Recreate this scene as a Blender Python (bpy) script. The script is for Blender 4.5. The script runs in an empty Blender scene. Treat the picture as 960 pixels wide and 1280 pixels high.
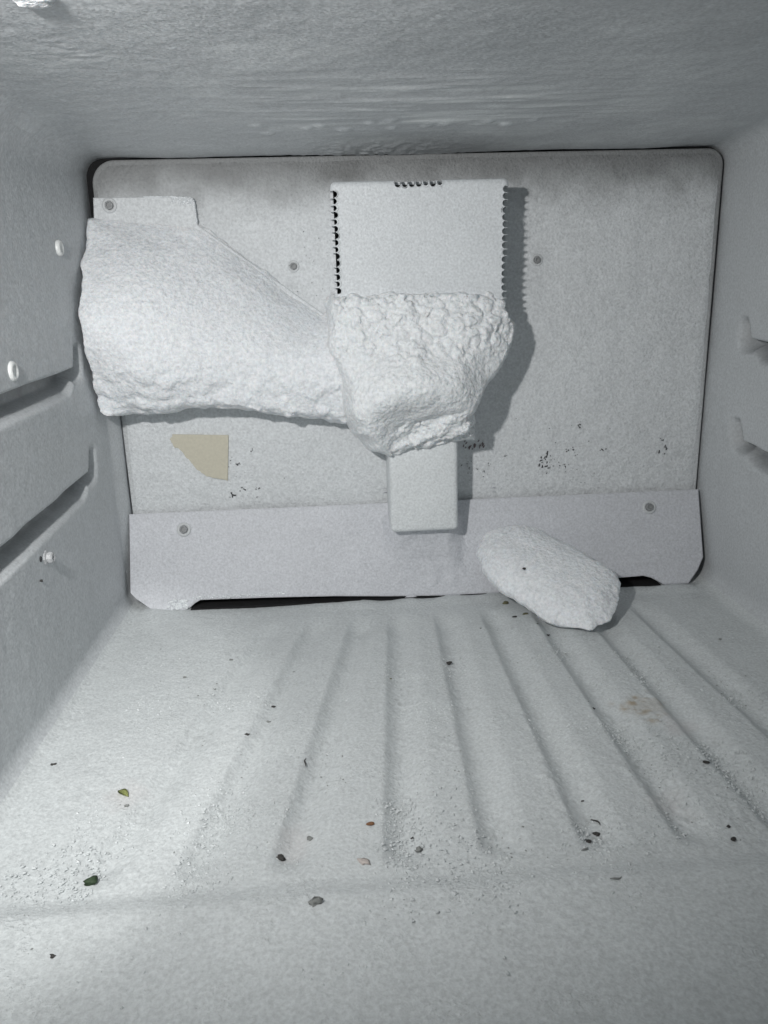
import bpy, bmesh, math, random
import numpy as np
from mathutils import Matrix, Vector

random.seed(7)
rng = np.random.default_rng(11)
S = bpy.context.scene
COL = S.collection

# ------------------------------------------------------------------ camera
FPX = 950.0                                   # focal length in pixels of the 960 x 1280 photograph
PITCH, YAW, ROLL = 0.27240556, 0.05466127, -0.03001345
def cam_axes(p, y, r):
    fwd = Vector((math.sin(y) * math.cos(p), math.cos(y) * math.cos(p), -math.sin(p)))
    right = Vector((math.cos(y), -math.sin(y), 0))
    up = right.cross(fwd)
    c, s = math.cos(r), math.sin(r)
    return c * right + s * up, -s * right + c * up, fwd
CR, CU, CF = cam_axes(PITCH, YAW, ROLL)
cam_data = bpy.data.cameras.new('camera')
cam = bpy.data.objects.new('camera', cam_data)
COL.objects.link(cam)
cam.matrix_world = Matrix(((CR.x, CU.x, -CF.x, 0), (CR.y, CU.y, -CF.y, 0), (CR.z, CU.z, -CF.z, 0), (0, 0, 0, 1)))
cam_data.sensor_fit = 'VERTICAL'
cam_data.sensor_height = 36.0
cam_data.lens = FPX / 1280.0 * 36.0
cam_data.clip_start = 0.005
cam_data.clip_end = 20.0
S.camera = cam

# ------------------------------------------------------------------ light
ZF0 = -0.213                                  # height of the freezer floor
W = bpy.data.worlds.new('World')
S.world = W
W.use_nodes = True
bg = W.node_tree.nodes['Background']
bg.inputs[0].default_value = (0.80, 0.93, 1.0, 1)
bg.inputs[1].default_value = 0.02

def lamp(name, kind, loc, target, energy, color=(1, 1, 1)):
    d = bpy.data.lights.new(name, kind)
    d.energy = energy
    d.color = color
    o = bpy.data.objects.new(name, d)
    COL.objects.link(o)
    o.location = loc
    o.rotation_euler = (Vector(target) - Vector(loc)).to_track_quat('-Z', 'Y').to_euler()
    return o
key = lamp('hand_torch', 'SPOT', (-0.120, 0.10, 0.076), (-0.030, 0.50, -0.10), 4.5, (1.0, 0.985, 0.97))
key.data.spot_size = math.radians(126)
key.data.spot_blend = 1.0
key.data.shadow_soft_size = 0.008
room = lamp('room_light', 'AREA', (0.50, -0.75, 0.15), (-0.05, 0.5, -0.08), 0.9, (0.86, 0.95, 1.0))
room.data.size = 0.5
strip = lamp('floor_strip_spot', 'SPOT', (-0.150, -0.30, 0.30), (-0.158, 0.330, ZF0), 11.0, (1.0, 1.0, 0.98))  # added narrow spot that makes the bright strip on the left floor
strip.data.spot_size = math.radians(18)
strip.data.spot_blend = 0.5
strip.data.shadow_soft_size = 0.012

S.view_settings.view_transform = 'Standard'
S.view_settings.look = 'None'
S.view_settings.exposure = 0.0
S.view_settings.gamma = 1.0
S.view_settings.use_curve_mapping = False
S.render.engine = 'CYCLES'
S.cycles.max_bounces = 6
S.cycles.diffuse_bounces = 4
S.cycles.glossy_bounces = 2
S.cycles.caustics_reflective = False
S.cycles.caustics_refractive = False

# ------------------------------------------------------------------ helpers
def ray(px, py):
    return ((px - 480) / FPX) * CR + ((640 - py) / FPX) * CU + CF
def at_y(px, py, Y):
    d = ray(px, py); return d * (Y / d.y)
def at_z(px, py, Z):
    d = ray(px, py); return d * (Z / d.z)
def at_x(px, py, X):
    d = ray(px, py); return d * (X / d.x)
def at_plane(px, py, p0, n):
    d = ray(px, py); return d * (p0.dot(n) / d.dot(n))

def mesh_of(name, v, f, smooth=True):
    m = bpy.data.meshes.new(name)
    m.from_pydata([tuple(a) for a in v] if not isinstance(v, np.ndarray) else v.tolist(), [], f if not isinstance(f, np.ndarray) else f.tolist())
    m.update()
    if smooth:
        m.polygons.foreach_set('use_smooth', [True] * len(m.polygons))
    return m
def link(name, me, mat=None, parent=None):
    o = bpy.data.objects.new(name, me)
    COL.objects.link(o)
    if mat is not None and me is not None and not me.materials:
        me.materials.append(mat)
    if parent is not None:
        o.parent = parent
        o.matrix_parent_inverse = Matrix.Translation(parent.location).inverted()
    return o
def tag(o, label=None, cat=None, group=None, kind=None):
    if label: o['label'] = label
    if cat: o['category'] = cat
    if group: o['group'] = group
    if kind: o['kind'] = kind
    return o
def empty(name, loc, label, cat, group=None):
    o = bpy.data.objects.new(name, None)
    o.empty_display_size = 0.01
    COL.objects.link(o)
    o.location = loc
    return tag(o, label, cat, group)
def bm_mesh(bm, name, smooth=True):
    m = bpy.data.meshes.new(name)
    bm.normal_update()
    bm.to_mesh(m); bm.free()
    if smooth:
        m.polygons.foreach_set('use_smooth', [True] * len(m.polygons))
    return m
def sstep(a, b, x):
    t = np.clip((x - a) / (b - a), 0, 1); return t * t * (3 - 2 * t)

# numpy noise ---------------------------------------------------------
def _hash(ix, iy, iz, seed):
    h = (ix.astype(np.uint32) * np.uint32(73856093)) ^ (iy.astype(np.uint32) * np.uint32(19349663)) ^ (iz.astype(np.uint32) * np.uint32(83492791)) ^ np.uint32((seed * 2654435761) & 0xffffffff)
    h ^= h >> np.uint32(13); h *= np.uint32(0x5bd1e995); h ^= h >> np.uint32(15); h *= np.uint32(0x27d4eb2d); h ^= h >> np.uint32(14)
    return h.astype(np.float64) / 4294967295.0
def vnoise(P, scale, seed=0):
    Q = P * scale + 1000.37
    I = np.floor(Q).astype(np.int64); F = Q - I
    F = F * F * F * (F * (F * 6 - 15) + 10)
    r = 0
    for dx in (0, 1):
        wx = F[..., 0] if dx else 1 - F[..., 0]
        for dy in (0, 1):
            wy = F[..., 1] if dy else 1 - F[..., 1]
            for dz in (0, 1):
                wz = F[..., 2] if dz else 1 - F[..., 2]
                r = r + wx * wy * wz * _hash(I[..., 0] + dx, I[..., 1] + dy, I[..., 2] + dz, seed)
    return r * 2 - 1
def fbm(P, scale, octv=3, seed=0, gain=0.5):
    r = 0; a = 1.0
    for k in range(octv):
        r = r + a * vnoise(P, scale * 2 ** k, seed + k * 17); a *= gain
    return r
def worley(P, scale, seed=0):
    Q = P * scale + 500.11
    I = np.floor(Q).astype(np.int64)
    best = np.full(P.shape[:-1], 9.0); sec = best.copy(); val = np.zeros(P.shape[:-1])
    for dx in (-1, 0, 1):
        for dy in (-1, 0, 1):
            for dz in (-1, 0, 1):
                a, b, c = I[..., 0] + dx, I[..., 1] + dy, I[..., 2] + dz
                d = np.sqrt((a + _hash(a, b, c, seed) - Q[..., 0]) ** 2 + (b + _hash(a, b, c, seed + 1) - Q[..., 1]) ** 2 + (c + _hash(a, b, c, seed + 2) - Q[..., 2]) ** 2)
                n = d < best
                sec = np.where(n, best, np.minimum(sec, d))
                val = np.where(n, _hash(a, b, c, seed + 3), val)
                best = np.where(n, d, best)
    return best, sec, val
def xyz(x, y, z):
    return np.stack(np.broadcast_arrays(x, y, z), axis=-1)

def surface_nets(F, org, h):
    nx, ny, nz = F.shape
    I = F < 0
    cnt = np.zeros((nx - 1, ny - 1, nz - 1), np.int8)
    for a in (0, 1):
        for b in (0, 1):
            for c in (0, 1):
                cnt += I[a:nx - 1 + a, b:ny - 1 + b, c:nz - 1 + c]
    act = (cnt > 0) & (cnt < 8)
    idx = np.argwhere(act)
    num = np.full(act.shape, -1, np.int64); num[act] = np.arange(len(idx))
    pos = np.zeros((len(idx), 3)); k = np.zeros(len(idx))
    cs = [(a, b, c) for a in (0, 1) for b in (0, 1) for c in (0, 1)]
    for c0 in cs:
        for ax in range(3):
            if c0[ax]: continue
            c1 = list(c0); c1[ax] = 1
            i0 = idx + np.array(c0); i1 = idx + np.array(c1)
            f0 = F[i0[:, 0], i0[:, 1], i0[:, 2]]; f1 = F[i1[:, 0], i1[:, 1], i1[:, 2]]
            cr = (f0 < 0) != (f1 < 0)
            t = np.where(cr, f0 / np.where(cr, f0 - f1, 1), 0)
            p = np.array(c0)[None, :] + t[:, None] * (np.array(c1) - np.array(c0))[None, :]
            pos += np.where(cr[:, None], p, 0); k += cr
    V = (idx + pos / k[:, None]) * h + np.array(org)
    quads = []
    for ax in range(3):
        o1, o2 = (ax + 1) % 3, (ax + 2) % 3
        sl0 = [slice(None)] * 3; sl1 = [slice(None)] * 3
        sl0[ax] = slice(0, -1); sl1[ax] = slice(1, None)
        e = np.argwhere(I[tuple(sl0)] != I[tuple(sl1)])
        e = e[(e[:, o1] > 0) & (e[:, o2] > 0) & (e[:, o1] < F.shape[o1] - 1) & (e[:, o2] < F.shape[o2] - 1)]
        flip = I[e[:, 0], e[:, 1], e[:, 2]]
        def cell(d1, d2):
            q = e.copy(); q[:, o1] -= d1; q[:, o2] -= d2
            return num[q[:, 0], q[:, 1], q[:, 2]]
        q = np.stack([cell(1, 1), cell(0, 1), cell(0, 0), cell(1, 0)], 1)
        q[~flip] = q[~flip][:, ::-1]
        quads.append(q)
    Q = np.concatenate(quads)
    Q = Q[(Q >= 0).all(1)]
    return V, Q

def poly_sd(x, z, pts):                        # signed distance, positive inside
    d = np.full(x.shape, 9.0); ins = np.zeros(x.shape, bool)
    n = len(pts)
    for i in range(n):
        ax, az = pts[i]; bx, bz = pts[(i + 1) % n]
        ex, ez = bx - ax, bz - az
        t = np.clip(((x - ax) * ex + (z - az) * ez) / (ex * ex + ez * ez + 1e-12), 0, 1)
        d = np.minimum(d, np.hypot(x - ax - t * ex, z - az - t * ez))
        c = ((az > z) != (bz > z)) & (x < (bx - ax) * (z - az) / ((bz - az) if abs(bz - az) > 1e-9 else 1e-9) + ax)
        ins ^= c
    return np.where(ins, d, -d)
def tps(ctrl):                                 # thin-plate spline through (x, z, value)
    c = np.array(ctrl); n = len(c)
    def U(r2): return np.where(r2 > 1e-12, r2 * np.log(r2 + 1e-12), 0)
    K = U(((c[:, None, :2] - c[None, :, :2]) ** 2).sum(-1)) + 1e-5 * np.eye(n)
    Pm = np.concatenate([np.ones((n, 1)), c[:, :2]], 1)
    A = np.block([[K, Pm], [Pm.T, np.zeros((3, 3))]])
    w = np.linalg.solve(A, np.concatenate([c[:, 2], np.zeros(3)]))
    def f(x, z):
        r = w[n] + w[n + 1] * x + w[n + 2] * z
        for i in range(n):
            r = r + w[i] * U((x - c[i, 0]) ** 2 + (z - c[i, 1]) ** 2)
        return r
    return f

# ------------------------------------------------------------------ materials
def frost(name, base, rough=0.6, grain=0.2, bump=0.0004, scale=700.0, sss=0.0, patch=None, attr=None, spec=0.4, tone=0.05, crackle=0.0):
    m = bpy.data.materials.new(name); m.use_nodes = True
    nt = m.node_tree; N = nt.nodes; L = nt.links
    b = N['Principled BSDF']
    b.inputs['Roughness'].default_value = rough
    b.inputs['Specular IOR Level'].default_value = spec
    if sss:
        b.inputs['Subsurface Weight'].default_value = sss
        b.inputs['Subsurface Radius'].default_value = (0.8, 1.0, 1.15)
        b.inputs['Subsurface Scale'].default_value = 0.003
    tc = N.new('ShaderNodeTexCoord')
    def noise(sc, det=3, ro=0.6):
        n = N.new('ShaderNodeTexNoise'); n.inputs['Scale'].default_value = sc; n.inputs['Detail'].default_value = det
        n.inputs['Roughness'].default_value = ro
        L.new(tc.outputs['Object'], n.inputs['Vector']); return n
    n1 = noise(scale, 2); n2 = noise(28, 4); n3 = noise(scale * 0.28, 3)
    mixc = N.new('ShaderNodeMix'); mixc.data_type = 'RGBA'
    d = tuple(max(0, c * (1 - 2 * tone)) for c in base)
    mixc.inputs['A'].default_value = (*d, 1); mixc.inputs['B'].default_value = (*[min(1, c * (1 + tone)) for c in base], 1)
    L.new(n2.outputs['Fac'], mixc.inputs['Factor'])
    col = mixc.outputs['Result']
    # fine light and dark crystals
    sp = N.new('ShaderNodeMapRange'); sp.inputs['From Min'].default_value = 0.3; sp.inputs['From Max'].default_value = 0.7
    sp.inputs['To Min'].default_value = 0.85; sp.inputs['To Max'].default_value = 1.09
    L.new(n1.outputs['Fac'], sp.inputs['Value'])
    hs = N.new('ShaderNodeMix'); hs.data_type = 'RGBA'; hs.blend_type = 'MULTIPLY'; hs.inputs['Factor'].default_value = 1
    L.new(col, hs.inputs['A']); L.new(sp.outputs['Result'], hs.inputs['B']); col = hs.outputs['Result']
    if attr:
        for an, ac in attr:
            at = N.new('ShaderNodeAttribute'); at.attribute_name = an
            mx = N.new('ShaderNodeMix'); mx.data_type = 'RGBA'; mx.inputs['B'].default_value = (*ac, 1)
            L.new(at.outputs['Fac'], mx.inputs['Factor']); L.new(col, mx.inputs['A']); col = mx.outputs['Result']
    L.new(col, b.inputs['Base Color'])
    bp = N.new('ShaderNodeBump'); bp.inputs['Distance'].default_value = bump; bp.inputs['Strength'].default_value = 1
    L.new(n1.outputs['Fac'], bp.inputs['Height'])
    bp2 = N.new('ShaderNodeBump'); bp2.inputs['Distance'].default_value = bump * 2.2; bp2.inputs['Strength'].default_value = 0.8
    L.new(n3.outputs['Fac'], bp2.inputs['Height']); L.new(bp2.outputs['Normal'], bp.inputs['Normal'])
    if crackle:
        vc = N.new('ShaderNodeTexVoronoi'); vc.feature = 'SMOOTH_F1'; vc.inputs['Scale'].default_value = 330
        L.new(tc.outputs['Object'], vc.inputs['Vector'])
        bp3 = N.new('ShaderNodeBump'); bp3.invert = True; bp3.inputs['Distance'].default_value = crackle
        L.new(vc.outputs['Distance'], bp3.inputs['Height']); L.new(bp3.outputs['Normal'], bp2.inputs['Normal'])
    if patch:                                   # loose crystals where a large noise is high
        np_ = noise(40, 3); nf = noise(430, 2)
        mr = N.new('ShaderNodeMapRange'); mr.inputs['From Min'].default_value = 0.52; mr.inputs['From Max'].default_value = 0.66
        L.new(np_.outputs['Fac'], mr.inputs['Value'])
        ml = N.new('ShaderNodeMath'); ml.operation = 'MULTIPLY'; L.new(mr.outputs['Result'], ml.inputs[0])
        cr = N.new('ShaderNodeMapRange'); cr.inputs['From Min'].default_value = 0.5; cr.inputs['From Max'].default_value = 0.62
        L.new(nf.outputs['Fac'], cr.inputs['Value']); L.new(cr.outputs['Result'], ml.inputs[1])
        bp4 = N.new('ShaderNodeBump'); bp4.inputs['Distance'].default_value = patch
        L.new(ml.outputs['Value'], bp4.inputs['Height']); L.new(bp4.outputs['Normal'], bp2.inputs['Normal'])
    # glitter: every crystal tilts its own way
    vo = N.new('ShaderNodeTexVoronoi'); vo.inputs['Scale'].default_value = scale * 1.6
    L.new(tc.outputs['Object'], vo.inputs['Vector'])
    sb = N.new('ShaderNodeVectorMath'); sb.operation = 'SUBTRACT'; sb.inputs[1].default_value = (0.5, 0.5, 0.5)
    L.new(vo.outputs['Color'], sb.inputs[0])
    sc_ = N.new('ShaderNodeVectorMath'); sc_.operation = 'SCALE'; sc_.inputs['Scale'].default_value = grain
    L.new(sb.outputs[0], sc_.inputs[0])
    ad = N.new('ShaderNodeVectorMath'); ad.operation = 'ADD'
    L.new(bp.outputs['Normal'], ad.inputs[0]); L.new(sc_.outputs[0], ad.inputs[1])
    nm = N.new('ShaderNodeVectorMath'); nm.operation = 'NORMALIZE'
    L.new(ad.outputs[0], nm.inputs[0]); L.new(nm.outputs[0], b.inputs['Normal'])
    return m
def plain(name, base, rough=0.6, var=0.3, scale=900, spec=0.4, bump=0.0002):
    m = bpy.data.materials.new(name); m.use_nodes = True
    nt = m.node_tree; N = nt.nodes; L = nt.links; b = N['Principled BSDF']
    b.inputs['Roughness'].default_value = rough; b.inputs['Specular IOR Level'].default_value = spec
    tc = N.new('ShaderNodeTexCoord'); n = N.new('ShaderNodeTexNoise'); n.inputs['Scale'].default_value = scale; n.inputs['Detail'].default_value = 4
    L.new(tc.outputs['Object'], n.inputs['Vector'])
    mx = N.new('ShaderNodeMix'); mx.data_type = 'RGBA'
    mx.inputs['A'].default_value = (*[c * (1 - var) for c in base], 1); mx.inputs['B'].default_value = (*[min(1, c * (1 + var)) for c in base], 1)
    L.new(n.outputs['Fac'], mx.inputs['Factor']); L.new(mx.outputs['Result'], b.inputs['Base Color'])
    bp = N.new('ShaderNodeBump'); bp.inputs['Distance'].default_value = bump; L.new(n.outputs['Fac'], bp.inputs['Height']); L.new(bp.outputs['Normal'], b.inputs['Normal'])
    return m

M = {}
M['liner'] = frost('frosted_liner', (0.565, 0.59, 0.605), rough=0.45, grain=0.11, bump=0.00008, scale=620, attr=[('bare_shade', (0.13, 0.135, 0.14)), ('rime', (0.82, 0.85, 0.85))])
M['ceiling'] = frost('frosted_ceiling', (0.53, 0.575, 0.575), rough=0.45, grain=0.16, bump=0.00022, scale=560, tone=0.13)
M['floor'] = frost('frosted_floor', (0.62, 0.65, 0.655), rough=0.42, grain=0.16, bump=0.00022, scale=620, patch=0.00016, tone=0.05,
                   attr=[('stain', (0.36, 0.29, 0.20)), ('blush', (0.56, 0.47, 0.46)), ('grey_tone', (0.40, 0.42, 0.42))])
M['panel'] = frost('frosted_panel', (0.72, 0.745, 0.76), rough=0.6, grain=0.28, bump=0.0005, scale=600, attr=[('grey_tone', (0.13, 0.132, 0.13))])
M['plate'] = frost('frosted_plate', (0.64, 0.655, 0.69), rough=0.5, grain=0.2, bump=0.00022, scale=650)
M['cover'] = frost('frosted_cover', (0.72, 0.75, 0.77), rough=0.5, grain=0.18, bump=0.0002, scale=650)
M['duct'] = frost('frosted_duct', (0.76, 0.79, 0.80), rough=0.5, grain=0.18, bump=0.0002, scale=650)
M['snow'] = frost('snowy_frost', (0.86, 0.885, 0.91), rough=0.7, grain=0.28, bump=0.0008, scale=480, sss=0.4, spec=0.3, tone=0.02)
M['crust'] = frost('crusty_frost', (0.85, 0.875, 0.89), rough=0.65, grain=0.26, bump=0.0008, scale=480, sss=0.4, spec=0.3, tone=0.02, crackle=0.0008)
M['ice'] = frost('ice_chunk', (0.83, 0.865, 0.86), rough=0.5, grain=0.2, bump=0.0005, scale=520, sss=0.4, spec=0.4, tone=0.03)
M['glaze'] = frost('glazed_ice', (0.80, 0.83, 0.85), rough=0.12, grain=0.5, bump=0.0006, scale=420, spec=0.7)
M['screw'] = plain('frosted_screw', (0.60, 0.62, 0.63), rough=0.45, var=0.25)
M['socket'] = plain('screw_socket', (0.30, 0.31, 0.315), rough=0.5, var=0.3)
M['metal'] = plain('bare_screw_metal', (0.45, 0.46, 0.47), rough=0.25, var=0.4, spec=0.8)
M['cap'] = plain('white_plastic', (0.78, 0.80, 0.79), rough=0.35, var=0.05)
M['dark'] = plain('shade_black', (0.012, 0.012, 0.013), rough=0.9, var=0.4)  # near-black colour standing in for shade in gap, slot and vents
M['tape'] = plain('beige_tape', (0.58, 0.55, 0.45), rough=0.7, var=0.12, scale=500)
M['mold'] = plain('dark_mould', (0.05, 0.052, 0.055), rough=0.9, var=0.5)
M['mold_red'] = plain('faded_print', (0.20, 0.16, 0.16), rough=0.9, var=0.3)
def dcol(n, c, r=0.7): 
    M[n] = plain(n, c, rough=r, var=0.45, scale=1400)
dcol('crumb_dark', (0.05, 0.048, 0.045)); dcol('crumb_olive', (0.13, 0.125, 0.07)); dcol('crumb_green', (0.035, 0.06, 0.03))
dcol('crumb_brown', (0.20, 0.10, 0.05)); dcol('crumb_grey', (0.24, 0.25, 0.24)); dcol('leaf_green', (0.42, 0.46, 0.18), 0.5); dcol('flake_pink', (0.50, 0.45, 0.42))

# ------------------------------------------------------------------ the freezer compartment
XL, XR, ZF, ZC = -0.1605, 0.2725, -0.213, 0.0950
YP = 0.55                                     # front face of the back panel
YE = 0.60
def y_samples():
    return np.concatenate([np.linspace(0.145, 0.17, 5, endpoint=False), np.linspace(0.17, YE, 345)])
def profile_part(which, n_flat, n_arc=13):
    """points (fx) of the rounded cross-section as function of the corner radii; returns function r_top,r_bot -> X,Z,NX,NZ"""
    def f(rt, rb):
        def arc(cx, cz, r, a0, a1):
            a = np.linspace(a0, a1, n_arc)
            m = (round((a0 + a1) / math.pi - 0.5) + 0.5) * (math.pi / 2)         # the seam lies in the middle of the fillet
            flat = a0 if abs(a0 - m) > abs(a1 - m) else a1
            ex = np.clip((a - m) * (-1 if flat > m else 1), 0, 9)             # how far past the seam: tuck it under the neighbour
            rr = r + 0.012 * ex ** 2
            return cx + rr * np.cos(a), cz + rr * np.sin(a), -np.cos(a), -np.sin(a)
        q = math.pi / 4
        def seg(x0, z0, x1, z1, nx, nz):
            t = np.linspace(0, 1, n_flat)[1:-1]; return x0 + t * (x1 - x0), z0 + t * (z1 - z0), np.full(t.shape, nx), np.full(t.shape, nz)
        if which == 'left':      # bottom to top
            L_ = [arc(XL + rb, ZF + rb, rb, 5.5 * q, 4 * q), seg(XL, ZF + rb, XL, ZC - rt, 1., 0.), arc(XL + rt, ZC - rt, rt, 4 * q, 2.5 * q)]
        elif which == 'top':
            L_ = [arc(XL + rt, ZC - rt, rt, 3.5 * q, 2 * q), seg(XL + rt, ZC, XR - rt, ZC, 0., -1.), arc(XR - rt, ZC - rt, rt, 2 * q, .5 * q)]
        elif which == 'right':
            L_ = [arc(XR - rt, ZC - rt, rt, 1.5 * q, 0), seg(XR, ZC - rt, XR, ZF + rb, -1., 0.), arc(XR - rb, ZF + rb, rb, 0, -1.5 * q)]
        else:
            L_ = [arc(XR - rb, ZF + rb, rb, -.5 * q, -2 * q), seg(XR - rb, ZF, XL + rb, ZF, 0., 1.), arc(XL + rb, ZF + rb, rb, -2 * q, -3.5 * q)]
        return [np.concatenate([l[k] for l in L_]) for k in range(4)]
    return f
def liner(which, n_flat, disp, name, mat, attrs=None):
    Y = y_samples(); f = profile_part(which, n_flat)
    P = []
    for y in Y:
        rt = 0.040 - 0.028 * min(max((y - 0.20) / 0.353, 0), 1); rb = 0.013
        P.append(np.stack(f(rt, rb), 1))
    P = np.array(P)                            # (ny, ns, 4)
    X, Z, NX, NZ = [P[..., k] for k in range(4)]
    Yg = np.broadcast_to(Y[:, None], X.shape)
    B = xyz(X, Yg, Z)
    d = disp(B, X, Yg, Z)
    V = B + np.stack([NX * d, np.zeros_like(d), NZ * d], -1)
    ny, ns = X.shape
    i = np.arange(ny - 1)[:, None] * ns + np.arange(ns - 1)[None, :]
    Q = np.stack([i, i + ns, i + ns + 1, i + 1], -1).reshape(-1, 4)
    me = mesh_of(name, V.reshape(-1, 3), Q)
    if attrs:
        for an, fn in attrs.items():
            a = me.attributes.new(an, 'FLOAT', 'POINT'); a.data.foreach_set('value', fn(B, X, Yg, Z).reshape(-1).astype(np.float32))
    o = link(name, me, mat); o['kind'] = 'structure'
    return o

CRK = at_z(98, 128, ZC - 0.016)
def small(B, a=0.0001):
    d = a * fbm(B, 120, 3, 3) + 0.0008 * vnoise(B, 18, 5)
    g = np.exp(-((B[..., 0] - CRK.x) / 0.014) ** 2 - ((B[..., 1] - CRK.y) / 0.030) ** 2) * (B[..., 2] > 0.03)
    return d + 0.00022 * g * fbm(B * np.array([0.7, 1.4, 1]), 260, 2, 33)
def guide_mask(Y, Z, z0, yend, hgt=0.0125):
    """shelf guide: a channel pressed into the side wall, its rear end turned up into a notch that runs out into the wall"""
    bend = 0.010 * sstep(yend - 0.020, yend + 0.004, Y)
    chan = sstep(z0 + 0.0010, z0 - 0.0010, Z) * sstep(z0 - hgt - 0.003 + bend, z0 - hgt + 0.006 + bend * 0.8, Z) * sstep(yend + 0.010, yend - 0.006, Y)
    zz = Z - z0
    lo = yend - 0.003 + 0.5 * np.clip(zz, -0.004, 0.015)                    # sharp front edge, leaning back
    hi = lo + 0.0140 - 0.45 * np.clip(zz, 0, 0.015)
    notch = sstep(lo - 0.0005, lo + 0.0008, Y) * sstep(hi + 0.006, hi - 0.009, Y) * sstep(0.0150, 0.0095, zz) * sstep(-0.011, -0.003, zz)
    return np.maximum(chan, notch)
def guide(Y, Z, z0, yend, depth=0.0115):
    return -depth * guide_mask(Y, Z, z0, yend)
def gl1(Y): return -0.0356 - 0.034 * (0.472 - Y)
def gl2(Y): return -0.1006 - 0.048 * (0.477 - Y)
def gr1(Y): return -0.0335 - 0.06 * (0.480 - Y)
def gr2(Y): return -0.1015 - 0.07 * (0.476 - Y)
def disp_left(B, X, Y, Z):
    return small(B) + guide(Y, Z, gl1(Y), 0.484) + guide(Y, Z, gl2(Y), 0.486) + 0.0042 * sstep(0.530, 0.549, Y) * sstep(-0.02, -0.06, Z)
def disp_right(B, X, Y, Z):
    d = small(B) + guide(Y, Z, gr1(Y), 0.500) + guide(Y, Z, gr2(Y), 0.497)
    return d
beads = [at_z(px, py, ZC) for px, py in [(383, 160), (401, 156), (431, 162), (462, 153), (489, 150), (491, 160), (533, 157), (556, 155), (610, 152), (632, 156), (668, 150), (322, 157), (336, 166)]]
def disp_top(B, X, Y, Z):
    S2 = B * np.array([0.35, 1.6, 1.0])
    back = sstep(0.30, 0.42, Y)
    mid = np.exp(-((X - 0.06) / 0.10) ** 2)
    d = 0.00012 * fbm(B * np.array([0.6, 1.2, 1.0]), 40, 3, 21) + 0.00005 * fbm(B, 260, 2, 23)
    d = d + 0.0008 * mid * sstep(0.34, 0.40, Y) * sstep(0.50, 0.44, Y) * np.maximum(0, fbm(B * np.array([0.3, 2.2, 1]), 70, 3, 31))
    rim = sstep(0.500, 0.545, Y) * sstep(0.5545, 0.5495, Y)
    d = d + rim * (0.0014 + 0.0016 * np.exp(-((X - 0.035) / 0.05) ** 2) * (0.8 + 0.5 * vnoise(B, 330, 41)))
    for k, b in enumerate(beads):
        r = 0.0030 + 0.0012 * ((k * 37) % 5) / 5
        d = d + 0.0010 * np.exp(-(((X - b.x) / r) ** 2 + ((Y - b.y) / (r * 1.5)) ** 2) ** 1.5)
    return small(B) + d * sstep(XL + 0.020, XL + 0.060, X) * sstep(XR - 0.020, XR - 0.060, X)
def a_rime(B, X, Y, Z):
    n = sstep(0.0, 0.7, fbm(B * np.array([0.35, 2.0, 1]), 80, 3, 35))
    t = np.exp(-((X - 0.055) / 0.085) ** 2) * sstep(0.36, 0.42, Y) * sstep(0.535, 0.46, Y) * n
    return 0.65 * t + 0.22 * sstep(0.1, 0.7, fbm(B, 22, 3, 39)) * sstep(0.25, 0.35, Y)
GROOVES = [(-0.108, -0.060, .75), (-0.071, -0.029, .9), (-0.034, 0.001, 1.), (0.011, 0.028, 1.), (0.050, 0.060, 1.), (0.091, 0.093, 1.), (0.130, 0.128, 1.), (0.169, 0.163, 1.), (0.208, 0.198, .9)]
def floor_rel(X, Y):
    d = np.zeros(np.broadcast(X, Y).shape)
    for xf, xb, a in GROOVES:
        x0 = xf + (xb - xf) * (Y - 0.255) / 0.225
        u = (X - x0 + 0.002) / 0.0225
        uu = np.clip(u, 0, 1) ** 0.70
        d = d - 0.0040 * a * np.sin(np.pi * uu) ** 1.7 * sstep(0.246, 0.262, Y) * sstep(0.497, 0.470, Y)
    d = d + 0.0042 * sstep(0.244, 0.228, Y)                                     # raised front sill
    return d
def disp_floor(B, X, Y, Z):
    d = floor_rel(X, Y) * sstep(XL + 0.004, XL + 0.014, X) * sstep(XR - 0.004, XR - 0.014, X)
    e = 0.00022 * fbm(B, 45, 2, 51) + 0.00008 * fbm(B, 330, 2, 53)
    crumb = np.maximum(0, vnoise(B, 420, 55) - 0.25) * np.maximum(0, vnoise(B, 42, 57) + 0.05)
    e = e + 0.0016 * crumb * sstep(0.44, 0.36, Y)
    heap = sstep(0.014, 0.0, np.abs(Y - 0.517)) * (0.5 + 0.5 * vnoise(B, 60, 61)) * sstep(-0.05, 0.02, X)
    e = e + 0.0022 * heap
    d = d + 0.0030 * sstep(0.045, 0.0, np.hypot(Y - 0.535, (X - XL - 0.012) * 1.4)) * sstep(XL + 0.002, XL + 0.02, X)
    return small(B) + d + e * sstep(XL + 0.006, XL + 0.018, X) * sstep(XR - 0.006, XR - 0.018, X)
st = at_z(806, 884, ZF)
def a_stain(B, X, Y, Z):
    r = np.hypot((X - st.x) / 0.018, (Y - st.y) / 0.014) + 0.55 * fbm(B, 120, 3, 71)
    return (0.25 + 0.6 * sstep(0.1, 0.6, vnoise(B, 420, 79))) * sstep(1.0, 0.3, r)
bl = [at_z(363, 1052, ZF), at_z(845, 1000, ZF), at_z(155, 1000, ZF), at_z(850, 905, ZF)]
def a_blush(B, X, Y, Z):
    t = 0
    for b in bl:
        t = np.maximum(t, 0.16 * sstep(1.0, 0.2, np.hypot((X - b.x) / 0.012, (Y - b.y) / 0.014) + 0.4 * fbm(B, 90, 2, 73)))
    return t
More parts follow.
